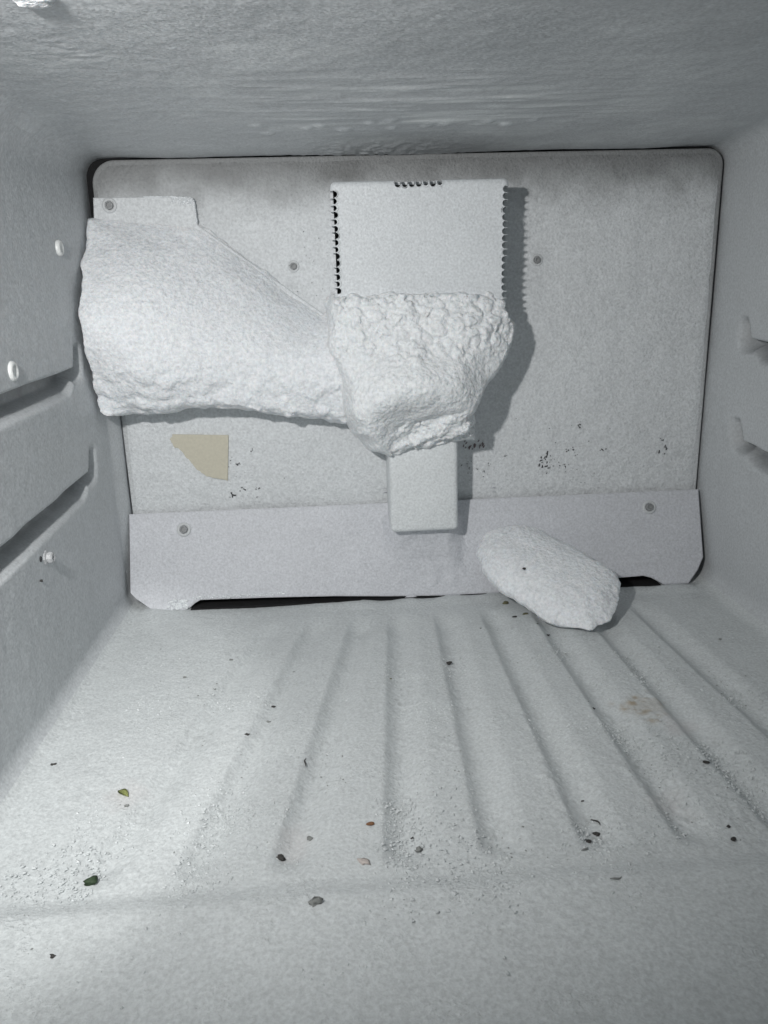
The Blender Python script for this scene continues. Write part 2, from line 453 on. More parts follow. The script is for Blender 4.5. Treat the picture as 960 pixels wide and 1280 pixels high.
def a_grime(B, X, Y, Z):
    """grey dirt caught in the grooves, in broken specks"""
    g = 0
    for xf, xb, a in GROOVES:
        x0 = xf + (xb - xf) * (Y - 0.255) / 0.225
        g = np.maximum(g, np.exp(-((X - x0 - 0.006) / 0.007) ** 2))
    n = sstep(0.3, 0.7, vnoise(B, 520, 75)) * sstep(-0.3, 0.5, vnoise(B, 70, 77))
    return 0.85 * g * n * sstep(0.24, 0.26, Y) * sstep(0.46, 0.38, Y)
def bare_shade_left(B, X, Y, Z): return 0.75 * np.maximum(guide_mask(Y, Z, gl1(Y), 0.484), guide_mask(Y, Z, gl2(Y), 0.486)) * (0.75 + 0.25 * vnoise(B, 150, 99))  # bare plastic in the side guides, with recess shade put into its colour
def bare_shade_right(B, X, Y, Z): return 0.85 * np.maximum(guide_mask(Y, Z, gr1(Y), 0.500), guide_mask(Y, Z, gr2(Y), 0.497)) * (0.8 + 0.3 * vnoise(B, 150, 99))
wall_left = liner('left', 230, disp_left, 'wall_left', M['liner'], {'bare_shade': bare_shade_left})
wall_right = liner('right', 230, disp_right, 'wall_right', M['liner'], {'bare_shade': bare_shade_right})
ceiling = liner('top', 330, disp_top, 'ceiling', M['liner'], {'rime': a_rime})
floor = liner('bottom', 330, disp_floor, 'floor', M['floor'], {'stain': a_stain, 'blush': a_blush, 'grey_tone': a_grime})
bw = mesh_of('wall_back', [(XL - .02, 0.5565, ZF - .02), (XR + .02, 0.5565, ZF - .02), (XR + .02, 0.5565, ZC + .02), (XL - .02, 0.5565, ZC + .02)], [(0, 1, 2, 3)])
tag(link('wall_back', bw, M['dark']), kind='structure')  # near-black sheet standing in for the deep shade around the panel

# ------------------------------------------------------------------ small builders
def slab(outline, y0, y1, bev=0.0008, seg=2):
    """prism over an (x, z) outline (counter-clockwise seen from the camera), front face at y0, bevelled front rim"""
    bm = bmesh.new()
    fr = [bm.verts.new((x, y0, z)) for x, z in outline]
    bk = [bm.verts.new((x, y1, z)) for x, z in outline]
    n = len(outline)
    f = bm.faces.new(fr); bm.faces.new(bk[::-1])
    for i in range(n):
        j = (i + 1) % n
        bm.faces.new((fr[j], fr[i], bk[i], bk[j]))
    bmesh.ops.recalc_face_normals(bm, faces=bm.faces)
    if bev:
        ed = [e for e in bm.edges if all(abs(v.co.y - y0) < 1e-7 for v in e.verts)]
        bmesh.ops.bevel(bm, geom=ed, offset=bev, segments=seg, affect='EDGES', profile=0.5)
    return bm
def round_rect(x0, x1, z0, z1, rad, seg=8):
    """rad = (tl, tr, br, bl)"""
    P = []
    def arc(cx, cz, r, a0, a1):
        if r <= 0: P.append((cx, cz)); return
        for k in range(seg + 1):
            a = math.radians(a0 + (a1 - a0) * k / seg); P.append((cx + r * math.cos(a), cz + r * math.sin(a)))
    tl, tr, br, bl_ = rad
    arc(x0 + bl_, z0 + bl_, bl_, 180, 270); arc(x1 - br, z0 + br, br, 270, 360)
    arc(x1 - tr, z1 - tr, tr, 0, 90); arc(x0 + tl, z1 - tl, tl, 90, 180)
    return P
def lathe(profile, seg=20):
    """profile of (r, h); axis along local +Z"""
    bm = bmesh.new(); rings = []
    for r, h in profile:
        if r < 1e-6: rings.append([bm.verts.new((0, 0, h))])
        else: rings.append([bm.verts.new((r * math.cos(2 * math.pi * k / seg), r * math.sin(2 * math.pi * k / seg), h)) for k in range(seg)])
    for a, b in zip(rings[:-1], rings[1:]):
        for k in range(seg):
            j = (k + 1) % seg
            if len(a) == 1: bm.faces.new((a[0], b[k], b[j]))
            elif len(b) == 1: bm.faces.new((a[k], a[j], b[0]))
            else: bm.faces.new((a[k], a[j], b[j], b[k]))
    bmesh.ops.recalc_face_normals(bm, faces=bm.faces)
    return bm
def orient(me, loc, zaxis, roll=0.0):
    q = Vector(zaxis).to_track_quat('Z', 'Y').to_matrix().to_4x4()
    me.transform(Matrix.Translation(loc) @ q @ Matrix.Rotation(roll, 4, 'Z')); return me
def screw(loc, normal, parent, r=0.0046, name='screw', mats=('screw', 'socket'), lift=0.0018):
    me = orient(bm_mesh(lathe([(r, -0.001), (r, lift * .35), (r * .92, lift * .6), (r * .72, lift * .62), (r * .62, lift * .5), (r * .58, lift * .45)]), name), loc, normal)
    s = link(name, me, M[mats[0]], parent)
    hd = orient(bm_mesh(lathe([(r * .60, 0), (r * .60, lift * .95), (r * .52, lift * 1.25), (r * .38, lift * 1.3), (r * .36, lift * .75), (0, lift * .72)], 6), 'screw_head', False), loc, normal, .3)
    h = link('screw_head', hd, M[mats[1]], s)
    return s

def box_mesh(x0, x1, y0, y1, z0, z1, bev):
    bm = bmesh.new()
    bmesh.ops.create_cube(bm, size=1, matrix=Matrix.Translation(((x0 + x1) / 2, (y0 + y1) / 2, (z0 + z1) / 2)) @ Matrix.Diagonal((x1 - x0, y1 - y0, z1 - z0, 1)))
    if bev: bmesh.ops.bevel(bm, geom=list(bm.edges), offset=bev, segments=4, affect='EDGES', profile=0.5)
    return bm

# ------------------------------------------------------------------ back panel
PX0, PX1, PZ1 = -0.1555, 0.2702, 0.0930
pan = empty('back_panel', (0.055, YP, -0.15), 'flat frosted grey back panel with rounded top corners, behind the fan cover', 'panel')
out = round_rect(PX0, PX1, -0.19, PZ1, (0.0155, 0.011, 0, 0), 10)
bm = slab(out, YP, YP + 0.0035, 0.001, 2)
me = bm_mesh(bm, 'panel_sheet', False)
a = me.attributes.new('grey_tone', 'FLOAT', 'POINT'); a.data.foreach_set('value', [0.75 if v.co.z > PZ1 - 0.02 else 0.0 for v in me.vertices])
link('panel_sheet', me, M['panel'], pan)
# dense front skin so the darker tone along the top edge can be stored on it
nx, nz = 210, 140
gx, gz = np.meshgrid(np.linspace(PX0 + .0012, PX1 - .0012, nx), np.linspace(-0.188, PZ1 - .0012, nz))
sd = poly_sd(gx, gz, out)
B = xyz(gx, np.full_like(gx, YP), gz)
lift = (0.0009 + 0.00035 * fbm(B, 90, 3, 81)) * sstep(0.0015, 0.006, sd) - 0.0003
V = xyz(gx, YP - lift, gz).reshape(-1, 3)
i = np.arange(nz - 1)[:, None] * nx + np.arange(nx - 1)[None, :]
Q = np.stack([i, i + 1, i + nx + 1, i + nx], -1).reshape(-1, 4)
ok = (sd.reshape(-1) > 0.0010)[Q].all(1)
fm = mesh_of('frost_coat', V, Q[ok])
gr = np.clip(0.80 * sstep(0.045, 0.0, PZ1 - gz + 0.005 * fbm(B, 70, 3, 83)) + 0.5 * sstep(0.022, 0.0, np.hypot(gx - 0.012, (gz - 0.084) * 1.6)) * (0.5 + .5 * vnoise(B, 160, 85)), 0, 0.85)  # greyer towards the top edge, plus one grey stain near it
a = fm.attributes.new('grey_tone', 'FLOAT', 'POINT'); a.data.foreach_set('value', gr.reshape(-1).astype(np.float32))
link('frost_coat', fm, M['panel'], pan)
screw(at_y(367, 333, YP), (0, -1, 0), pan, 0.0040, lift=0.0024)
screw(at_y(671, 325, YP), (0, -1, 0), pan, 0.0042, lift=0.0024)

# mould specks and worn print on the panel
def specks(name, clusters, mat, parent, y=YP - 0.0017):
    V, F = [], []
    for (px, py, rx, ry, n, s0, s1, asp) in clusters:
        for _ in range(n):
            c = at_y(px + random.gauss(0, rx), py + random.gauss(0, ry), y)
            s = random.uniform(s0, s1) * 1e-3; k = random.randint(5, 7); a0 = random.uniform(0, 6.28) if asp < 2 else 1.1 + random.gauss(0, .2)
            b = len(V); V.append((c.x, y - 0.0003, c.z))
            for q in range(k):
                t = 2 * math.pi * q / k; r = s * random.uniform(.6, 1.2)
                u, v = r * asp * math.cos(t), r * math.sin(t)
                V.append((c.x + u * math.cos(a0) - v * math.sin(a0), y + 0.0003, c.z + u * math.sin(a0) + v * math.cos(a0)))
            for q in range(k): F.append((b, b + 1 + q, b + 1 + (q + 1) % k))
    o = link(name, mesh_of(name, V, F, False), M[mat], parent)
    o['kind'] = 'stuff'; return o
specks('mould_specks', [(292, 618, 2.2, 2.2, 9, .35, .8, 1.6), (299, 579, 2, 2, 5, .3, .6, 1.3), (315, 563, 3, 2, 4, .25, .5, 1.3), (304, 611, 2, 2, 4, .3, .6, 1.3), (323, 612, 1.5, 4, 5, .25, .5, 1.5),
                        (288, 577, 1, 3, 3, .2, .5, 1.3), (355, 597, 1, 1, 1, .3, .5, 1), (302, 592, 8, 14, 10, .15, .35, 1), (681, 579, 4, 6, 20, .25, .6, 2.2), (684, 571, 3, 3, 5, .3, .6, 1.3),
                        (705, 580, 4, 3, 7, .25, .6, 1.3), (710, 562, 4, 3, 5, .35, .7, 1.2), (724, 531, 1.5, 3, 5, .35, .8, 1.2), (754, 561, 3, 1.5, 5, .3, .7, 1.4), (695, 553, 1, 1, 1, .4, .5, 1), (734, 551, 1, 1, 1, .4, .5, 1),
                        (721, 568, 1, 1, 1, .4, .5, 1), (715, 590, 22, 14, 40, .12, .35, 1.2), (700, 530, 40, 12, 14, .12, .3, 1.2), (832, 560, 5, 8, 10, .2, .5, 2.2), (843, 335, 12, 25, 8, .1, .25, 1),
                        (587, 580, 5, 9, 18, .2, .5, 1.3), (604, 590, 4, 3, 8, .2, .4, 1.3), (612, 580, 3, 2, 4, .2, .4, 1.5), (632, 570, 2, 2, 4, .2, .4, 1.6), (393, 330, 14, 40, 26, .12, .35, 1.2)], 'mold', pan)
specks('worn_print', [(581, 556, 1, 2.4, 4, .35, .5, 3), (587, 557, 1, 2.4, 4, .35, .5, 3), (593, 556, .8, 2.4, 4, .35, .5, 3), (599, 555, .8, 2.6, 4, .35, .5, 3), (604, 553, .8, 2.6, 3, .35, .5, 3)], 'mold_red', pan)

# ------------------------------------------------------------------ lower panel (kick plate)
LT, LB = (0.5435, -0.1452), (0.5200, -0.2125)       # (y, z) of its top and bottom edge
def plate_pt(x, t, off=0.0):
    dy, dz = LB[0] - LT[0], LB[1] - LT[1]; l = math.hypot(dy, dz)
    n = (-abs(dz) / l, -dy / l * -1 if False else abs(dy) / l)    # outward: to the camera and up
    bow = 0.0 
    return Vector((x, LT[0] + dy * t + n[0] * (off + bow), LT[1] + dz * t + n[1] * (off + bow)))
kick = empty('lower_panel', (0.055, 0.53, ZF), 'sloping white lower panel strip with a dark slot along its foot', 'panel')
OL = [(-0.1562, 0.0), (-0.1568, 0.80), (-0.153, 0.86), (-0.1405, 0.995), (-0.1185, 1.0), (-0.1145, 0.975), (-0.111, 0.935), (-0.107, 0.905), (-0.06, 0.915), (-0.01, 0.935), (0.03, 0.965), (0.07, 0.985), (0.11, 0.985),
      (0.15, 0.95), (0.20, 0.895), (0.222, 0.885), (0.228, 0.91), (0.237, 0.985), (0.2560, 0.99), (0.264, 0.85), (0.2688, 0.72), (0.2690, 0.0)]
bm = bmesh.new()
fr = [bm.verts.new(plate_pt(x, t)) for x, t in OL]; bk = [bm.verts.new(plate_pt(x, t, -0.0022)) for x, t in OL]
f = bm.faces.new(fr); bm.faces.new(bk[::-1])
for k in range(len(OL)):
    j = (k + 1) % len(OL); bm.faces.new((fr[j], fr[k], bk[k], bk[j]))
bmesh.ops.recalc_face_normals(bm, faces=bm.faces)
fs = set(fr)
bmesh.ops.bevel(bm, geom=[e for e in bm.edges if e.verts[0] in fs and e.verts[1] in fs], offset=0.0007, segments=2, affect='EDGES')
link('sheet', bm_mesh(bm, 'sheet', False), M['plate'], kick)
link('slot_dark_strip', bm_mesh(box_mesh(-0.114, 0.235, 0.5195, 0.5555, ZF - 0.004, ZF + 0.0012, 0.0004), 'slot_dark_strip', False), M['dark'], kick)  # dark strip added behind the foot so the slot looks black
pn = (plate_pt(0, 0, 1) - plate_pt(0, 0, 0)).normalized()
for px, py in ((230, 662), (811, 634)):
    screw(at_plane(px, py, plate_pt(0, 0.3), pn), pn, kick, 0.0052, lift=0.0022)
# glaze of refrozen ice on the left foot
V, F = [], []
def glaze_strip(cells):
    bm = bmesh.new()
    for (x, t, s) in cells:
        mtx = Matrix.Translation(plate_pt(x, t, 0.0001)) @ Matrix.Diagonal((s * random.uniform(.7, 1.4), s * .5, s * random.uniform(.6, 1.1), 1))
        bmesh.ops.create_icosphere(bm, subdivisions=2, radius=1, matrix=mtx)
    return bm
cells = [(random.uniform(-0.131, -0.116), random.uniform(.90, .99), random.uniform(.0006, .0016)) for _ in range(46)]
cells += [(x, .885 + random.uniform(-.012, .01), random.uniform(.0006, .0012)) for x in np.linspace(-0.112, -0.045, 44)]
gl = link('ice_glaze', bm_mesh(glaze_strip(cells), 'ice_glaze'), M['glaze'], kick); gl['label'] = 'shiny refrozen ice on the left foot of the panel'

# ------------------------------------------------------------------ fan cover with its vents
YB = 0.506
tl = at_y(412, 226, YB); tr = at_y(637, 222, YB)
BX0, BX1, BZ1, BZ0 = tl.x, tr.x, (tl.z + tr.z) / 2, at_y(520, 425, YB).z
fan = empty('fan_cover', ((BX0 + BX1) / 2, YP, BZ0), 'square white frosted fan cover with vent notches along three edges', 'fan cover')
tmp = bpy.data.objects.new('housing', bm_mesh(box_mesh(BX0, BX1, YB, YP + 0.001, BZ0, BZ1, 0.0034), 'housing'))
COL.objects.link(tmp)
cut = bmesh.new()
bmesh.ops.create_cube(cut, size=1, matrix=Matrix.Translation(((BX0 + BX1) / 2, (YB + YP) / 2 + 0.0009, (BZ0 + BZ1) / 2)) @ Matrix.Diagonal((BX1 - BX0 - 0.0036, YP - YB - 0.002, BZ1 - BZ0 - 0.0036, 1)))
VENTS = []                                     # (x, z, outward direction)
for k in range(15): VENTS.append((BX0, at_y(412, 243 + k * 8.65, YB).z, (-1, 0)))
for k in range(19): VENTS.append((BX1, at_y(636, 236 + k * 8.8, YB).z, (1, 0)))
for k in range(7): VENTS.append((at_y(497 + k * 8.8, 226, YB).x, BZ1, (0, 1)))
VR = 0.00200
def notch_outline(x, z, d):
    P = []
    a0 = math.atan2(d[1], d[0])
    cx, cz = x - d[0] * 0.0026, z - d[1] * 0.0026
    for k in range(9):
        a = a0 + math.pi / 2 + math.pi * k / 8; P.append((cx + VR * math.cos(a), cz + VR * math.sin(a)))
    e = 0.004
    P += [(P[-1][0] + d[0] * (e + .0026), P[-1][1] + d[1] * (e + .0026)), (P[0][0] + d[0] * (e + .0026), P[0][1] + d[1] * (e + .0026))]
    return P
for (x, z, d) in VENTS:
    P = notch_outline(x, z, d)
    kx = random.uniform(.78, 1.12); mx_, mz_ = x, z
    P = [(mx_ + (p[0] - mx_) * kx, mz_ + (p[1] - mz_) * kx) for p in P]
    a = [cut.verts.new((p[0], YB - 0.004, p[1])) for p in P]; b = [cut.verts.new((p[0], YB + 0.0095, p[1])) for p in P]
    cut.faces.new(a); cut.faces.new(b[::-1])
    for k in range(len(P)): j = (k + 1) % len(P); cut.faces.new((a[j], a[k], b[k], b[j]))
bmesh.ops.recalc_face_normals(cut, faces=cut.faces)
cob = bpy.data.objects.new('cut', bm_mesh(cut, 'cut', False)); COL.objects.link(cob)
md = tmp.modifiers.new('b', 'BOOLEAN'); md.object = cob; md.operation = 'DIFFERENCE'; md.solver = 'EXACT'
md.use_self = True
bpy.context.view_layer.update()
hm = bpy.data.meshes.new_from_object(tmp.evaluated_get(bpy.context.evaluated_depsgraph_get()))
bpy.data.objects.remove(cob); bpy.data.objects.remove(tmp)
hm.name = 'housing'; hm.materials.clear()
hm.polygons.foreach_set('use_smooth', [True] * len(hm.polygons))
try: hm.set_sharp_from_angle(angle=math.radians(32))
except Exception: pass
link('housing', hm, M['cover'], fan)
link('dark_core', bm_mesh(box_mesh(BX0 + 0.0052, BX1 - 0.0052, YB + 0.0075, YP - 0.002, BZ0 + 0.003, BZ1 - 0.0052, 0.002), 'dark_core'), M['dark'], fan)  # unseen dark core added in the housing to keep the vents dark
def tube(pts, r, seg=6, close=False, jitter=0.0):
    bm = bmesh.new(); rings = []
    for k, p in enumerate(pts):
        t = (pts[min(k + 1, len(pts) - 1)] - pts[max(k - 1, 0)]).normalized()
        u = t.orthogonal().normalized(); v = t.cross(u)
        if rings and u.dot(lastu) < 0: u, v = -u, -v
        lastu = u
        rr = (r[k] if isinstance(r, (list, tuple)) else r) * (1 + random.uniform(-jitter, jitter))
        rings.append([bm.verts.new(p + rr * (math.cos(2 * math.pi * s / seg) * u + math.sin(2 * math.pi * s / seg) * v)) for s in range(seg)])
    for a, b in zip(rings[:-1], rings[1:]):
        for s in range(seg): bm.faces.new((a[s], a[(s + 1) % seg], b[(s + 1) % seg], b[s]))
    bm.faces.new(rings[0][::-1]); bm.faces.new(rings[-1])
    bmesh.ops.recalc_face_normals(bm, faces=bm.faces)
    return bm
for (x, z, d) in VENTS:                       # a frosty lip round every vent notch
    P = notch_outline(x, z, d)[:9]
    pts = [Vector((p[0], YB - 0.0001, p[1])) for p in P]
    link('vent_lip', bm_mesh(tube(pts, 0.00028, 6, jitter=.3), 'vent_lip'), M['cover'], fan)

# ------------------------------------------------------------------ square duct under the fan cover
YD = 0.512
a_, b_ = at_y(487, 600, YD), at_y(573, 600, YD)
DZ0 = at_y(530, 665, YD).z
duct = empty('drain_duct', ((a_.x + b_.x) / 2, YP, DZ0), 'short square white duct hanging below the frost-covered fan cover', 'duct')
link('duct_body', bm_mesh(box_mesh(a_.x, b_.x, YD, YP + .001, DZ0, at_y(530, 520, YD).z, 0.0036), 'duct_body'), M['duct'], duct)

# ------------------------------------------------------------------ side cover (plate with a tab, mostly buried in frost)
side = empty('side_cover', (-0.11, YP, -0.02), 'grey side cover plate with square tab showing above the snowy frost', 'cover')
ys = YP - 0.0055
sp = [(at_y(px, py, ys).x, at_y(px, py, ys).z) for px, py in [(116, 247), (118, 300), (130, 420), (140, 500), (430, 515), (432, 410), (405, 393), (330, 340), (247, 281), (243, 252), (238, 245.5)]]
link('plate', bm_mesh(slab(sp, ys, YP + 0.0005, 0.0007, 2), 'plate', False), M['panel'], side)
screw(at_y(137, 257, ys), (0, -1, 0), side, 0.0048, lift=0.002)
gc = []
bm = bmesh.new()
for _ in range(60):
    u = random.random() ** 1.6
    px, py = (240 - 26 * random.random() ** 1.5, 247 + 9 * random.random() ** 1.6)
    p = at_y(px, py, ys); s = random.uniform(.0004, .0010)
    bmesh.ops.create_icosphere(bm, subdivisions=1, radius=1, matrix=Matrix.Translation(p) @ Matrix.Diagonal((s, s * .5, s, 1)))
for k in range(36):
    px, py = (180 + 60 * k / 35, 245.5) if k < 24 else (242 + 4 * (k - 24) / 12, 250 + 28 * (k - 24) / 12)
    p = at_y(px, py + .6, ys); s = random.uniform(.0004, .0009)
    bmesh.ops.create_icosphere(bm, subdivisions=1, radius=1, matrix=Matrix.Translation(p) @ Matrix.Diagonal((s, s * .6, s, 1)))
g2 = link('ice_glaze', bm_mesh(bm, 'ice_glaze'), M['glaze'], side); g2['label'] = 'glittering ice on the corner of the tab'

# ------------------------------------------------------------------ frost masses
def grow(name, outline, ctrl, bounds, h, rim, dispf, mat, yback, extra=None):
    """solid of frost standing on the panel: front surface yfront(x, z), swollen by 3-D noise"""
    x = np.arange(bounds[0], bounds[1], h); z = np.arange(bounds[4], bounds[5], h); y = np.arange(bounds[2], bounds[3], h)
    gx, gz = np.meshgrid(x, z, indexing='ij')
    e = poly_sd(gx, gz, outline)
    e = e + 0.0016 * fbm(xyz(gx, gx * 0, gz), 90, 3, 91)
    yf = tps(ctrl)(gx, gz)
    H = np.maximum(yback - yf, 0.002)
    rimw = rim(gx, gz)
    u = np.clip(e / rimw, 0, 1)
    hh = np.where(e > 0, H * np.sqrt(1 - (1 - u) ** 2), e * 2.5)
    yf = yback - hh
    gxd, gzd = np.gradient(yf, h)
    den = np.sqrt(1 + np.minimum(gxd ** 2 + gzd ** 2, 9.0))
    F = (yf[:, None, :] - y[None, :, None]) / den[:, None, :]
    band = np.abs(F) < 0.011
    ii = np.argwhere(band)
    P = np.stack([x[ii[:, 0]], y[ii[:, 1]], z[ii[:, 2]]], 1)
    F[band] -= dispf(P)
    F = np.maximum(F, (y - yback)[None, :, None] * np.ones_like(F))
    F[0] = F[-1] = 0.01; F[:, 0] = F[:, -1] = 0.01; F[:, :, 0] = F[:, :, -1] = 0.01
    V, Q = surface_nets(F, (x[0], y[0], z[0]), h)
    return mesh_of(name, V, Q)
def pc(L_, yb=None):                           # pixels + absolute depth -> (x, z, y)
    r = []
    for px, py, Y in L_:
        p = at_y(px, py, Y); r.append((p.x, p.z, Y))
    return r
# snowy mass over the side cover
lm_out_px = [(112, 272, .541), (109, 300, .53), (110, 360, .50), (111, 430, .505), (122, 470, .515), (140, 514, .526), (152, 521, .53), (200, 520, .525), (262, 513, .522), (330, 519, .522), (400, 529, .523), (436, 534, .523),
             (460, 500, .52), (455, 420, .52), (425, 385, .535), (402, 390, .540), (360, 362, .541), (300, 318, .541), (246, 280, .541), (200, 276, .541), (150, 270, .541)]
lo = [(p[0] if p[0] > -0.150 else -0.1600, p[1]) for p in pc(lm_out_px)]
lctrl = pc([(112, 272, .541), (180, 272, .5435), (245, 282, .5430), (118, 300, .530), (180, 300, .531), (240, 310, .5345), (112, 340, .512), (110, 400, .493), (112, 450, .498), (140, 505, .512),
            (180, 350, .508), (170, 420, .492), (180, 470, .495), (200, 510, .508), (270, 350, .524), (270, 400, .509), (270, 450, .503), (270, 500, .510), (310, 335, .537), (350, 362, .539), (400, 396, .538),
            (350, 410, .518), (350, 460, .508), (350, 508, .512), (420, 430, .515), (430, 480, .508), (430, 520, .514)])
zlow = at_y(250, 440, .51).z; zlow2 = at_y(250, 515, .51).z
def ldisp(P):
    w = sstep(at_y(250, 400, .5).z, at_y(250, 490, .51).z, P[:, 2])             # rougher towards the foot
    right = sstep(-0.08, 0.0, P[:, 0])
    f1, f2, v = worley(P * np.array([1, 1, 1.15]) + 0.0025 * np.stack([vnoise(P, 130, 5), vnoise(P, 130, 6), vnoise(P, 130, 7)], 1), 105, 101)
    g1, g2, v2 = worley(P, 290, 111)
    c = np.clip(1 - (f1 / 0.85) ** 2, -1, 1)
    d = (0.00012 + 0.0019 * w) * c * (.6 + .8 * v) + (0.00012 + 0.0005 * w) * (1 - g1 * 1.2) + 0.0016 * fbm(P, 32, 2, 121) * (.5 + .5 * w) + 0.0002 * fbm(P, 420, 2, 131)
    return d
m1 = grow('frost_mass', lo, lctrl, (-0.164, 0.026, 0.476, 0.5515, -0.098, 0.062), 0.00095,
          lambda x, z: 0.003 + (0.007 + 0.014 * sstep(-0.02, 0.05, z)) * sstep(-0.158, -0.135, x), ldisp, M['snow'], 0.549)
fm1 = link('frost_mass', m1, M['snow'])
tag(fm1, 'thick smooth snowy frost mass swelling over the side cover at left', 'frost')

# crusty lump over the lower half of the fan cover
ro = [(p[0], p[1]) for p in pc([(407, 400, .512), (413, 368, .504), (440, 361, .503), (540, 358, .503), (620, 361, .503), (636, 372, .505), (641, 392, .506), (649, 406, .508), (647, 430, .508), (633, 462, .506), (612, 500, .504), (603, 522, .502),
                                (606, 562, .502), (575, 562, .50), (546, 570, .498), (525, 580, .498), (487, 585, .498), (462, 573, .498), (438, 550, .497), (425, 524, .497), (420, 480, .50), (406, 440, .51)])]
rctrl = pc([(407, 400, .504), (415, 368, .502), (470, 362, .504), (540, 360, .505), (600, 362, .505), (640, 392, .505), (440, 400, .497), (500, 395, .495), (560, 395, .494), (610, 395, .497), (645, 415, .506),
            (430, 450, .497), (480, 440, .493), (540, 440, .490), (600, 440, .494), (635, 450, .503), (440, 490, .490), (480, 475, .478), (530, 470, .474), (580, 480, .480), (615, 490, .499),
            (450, 520, .483), (475, 500, .473), (520, 495, .472), (570, 502, .479), (600, 520, .495), (470, 545, .490), (478, 525, .484), (500, 535, .495), (545, 530, .493), (585, 535, .492), (520, 560, .499), (490, 565, .500), (560, 545, .494), (600, 548, .497)])
ztop, zmid, zsm, zbot = [at_y(530, q, .49).z for q in (375, 450, 505, 522)]
HOL = [(p[0], p[1]) for p in pc([(487, 552, .49), (498, 536, .49), (520, 522, .49), (548, 514, .49), (580, 514, .49), (600, 520, .49), (608, 556, .49), (575, 558, .49), (545, 566, .49), (520, 575, .49), (486, 578, .49)])]
def rdisp(P):
    x, z = P[:, 0], P[:, 2]
    wob = 0.004 * vnoise(P, 60, 211)
    knob = sstep(zmid - .004, zmid + .008, z + wob)
    hd_ = poly_sd(x, z, HOL) + 0.0012 * vnoise(P, 140, 213)
    hollow = sstep(-0.0020, 0.0045, hd_)
    sm = 1 - np.maximum(knob, hollow)
    Pw = P + 0.0016 * np.stack([vnoise(P, 160, 5), vnoise(P, 160, 6), vnoise(P, 160, 7)], 1)
    f1, f2, v = worley(Pw, 125, 201)
    g1, g2, v2 = worley(Pw, 270, 221)
    k1, k2, v3 = worley(P, 430, 231)
    c = np.clip(1 - (f1 / 0.75) ** 2, -1.1, 1); cg = np.clip(1 - (g1 / 0.75) ** 2, -1.1, 1)
    crev = sstep(0.16, 0.0, f2 - f1)
    d = knob * (0.0017 * c * (.5 + v) + 0.0011 * cg - 0.0007 * crev)
    d += hollow * (-0.0036 + 0.0018 * cg + 0.0011 * (1 - 1.3 * k1) + 0.0014 * np.sin((z * 1.0 + x * -0.55) * 520 + 3 * vnoise(P, 70, 8)))
    d += sm * (0.0012 * fbm(P, 50, 2, 241) + 0.0003 * c)
    d += 0.0002 * (1 - 1.2 * k1) + 0.00015 * fbm(P, 420, 2, 251)
    return d
m2 = grow('frost_lump', ro, rctrl, (-0.016, 0.135, 0.466, 0.5515, -0.118, 0.022), 0.00085,
          lambda x, z: 0.0075 + 0.007 * sstep(-0.03, -0.08, z) + 0 * x, rdisp, M['crust'], 0.549)
tag(link('frost_lump', m2, M['crust']), 'knobbly crusted lump of frost over the lower half of the fan cover', 'frost')

# soft frost skirt under the duct
so = [(p[0], p[1]) for p in pc([(483, 655, .53), (488, 700, .525), (492, 742, .52), (560, 742, .52), (600, 735, .52), (610, 700, .525), (596, 668, .53), (580, 655, .53), (572, 640, .53)])]
def skirt():
    h = 0.001
    x = np.arange(0.025, 0.118, h); y = np.arange(0.496, 0.556, h); z = np.arange(-0.218, -0.13, h)
    X, Y, Z = np.meshgrid(x, y, z, indexing='ij')
    P = np.stack([X, Y, Z], -1)
    t = (Z - LT[1]) / (LB[1] - LT[1])
    yp = LT[0] + (LB[0] - LT[0]) * t
    xa = 0.5 * (a_.x + b_.x)
    side_ = np.clip((np.abs(X - xa) - 0.017 + 0.002 * vnoise(P, 60, 305)) / 0.016, 0, 1)
    ht = 0.0170 * sstep(-0.150, -0.158, Z) * np.exp(-((np.clip(-0.158 - Z, 0, 1)) / 0.020) ** 1.3) * (1 - sstep(0, 1, side_)) 
    ht2 = 0.002 * np.exp(-(((X - 0.082) / 0.014) ** 2 + ((Z + 0.182) / 0.018) ** 2))
    hh = np.maximum(ht, 0) + ht2 - 0.0012 + 0.0006 * fbm(P, 120, 2, 301)
    F = (yp - hh - Y) * 0.8
    F = np.maximum(F, Y - yp - 0.001)
    for ax in range(3):
        s0 = [slice(None)] * 3; s0[ax] = 0; F[tuple(s0)] = 0.01; s0[ax] = -1; F[tuple(s0)] = 0.01
    return surface_nets(F, (x[0], y[0], z[0]), h)
V, Q = skirt()
tag(link('frost_skirt', mesh_of('frost_skirt', V, Q), M['plate']), 'soft bank of frost below the square duct on the lower panel', 'frost')

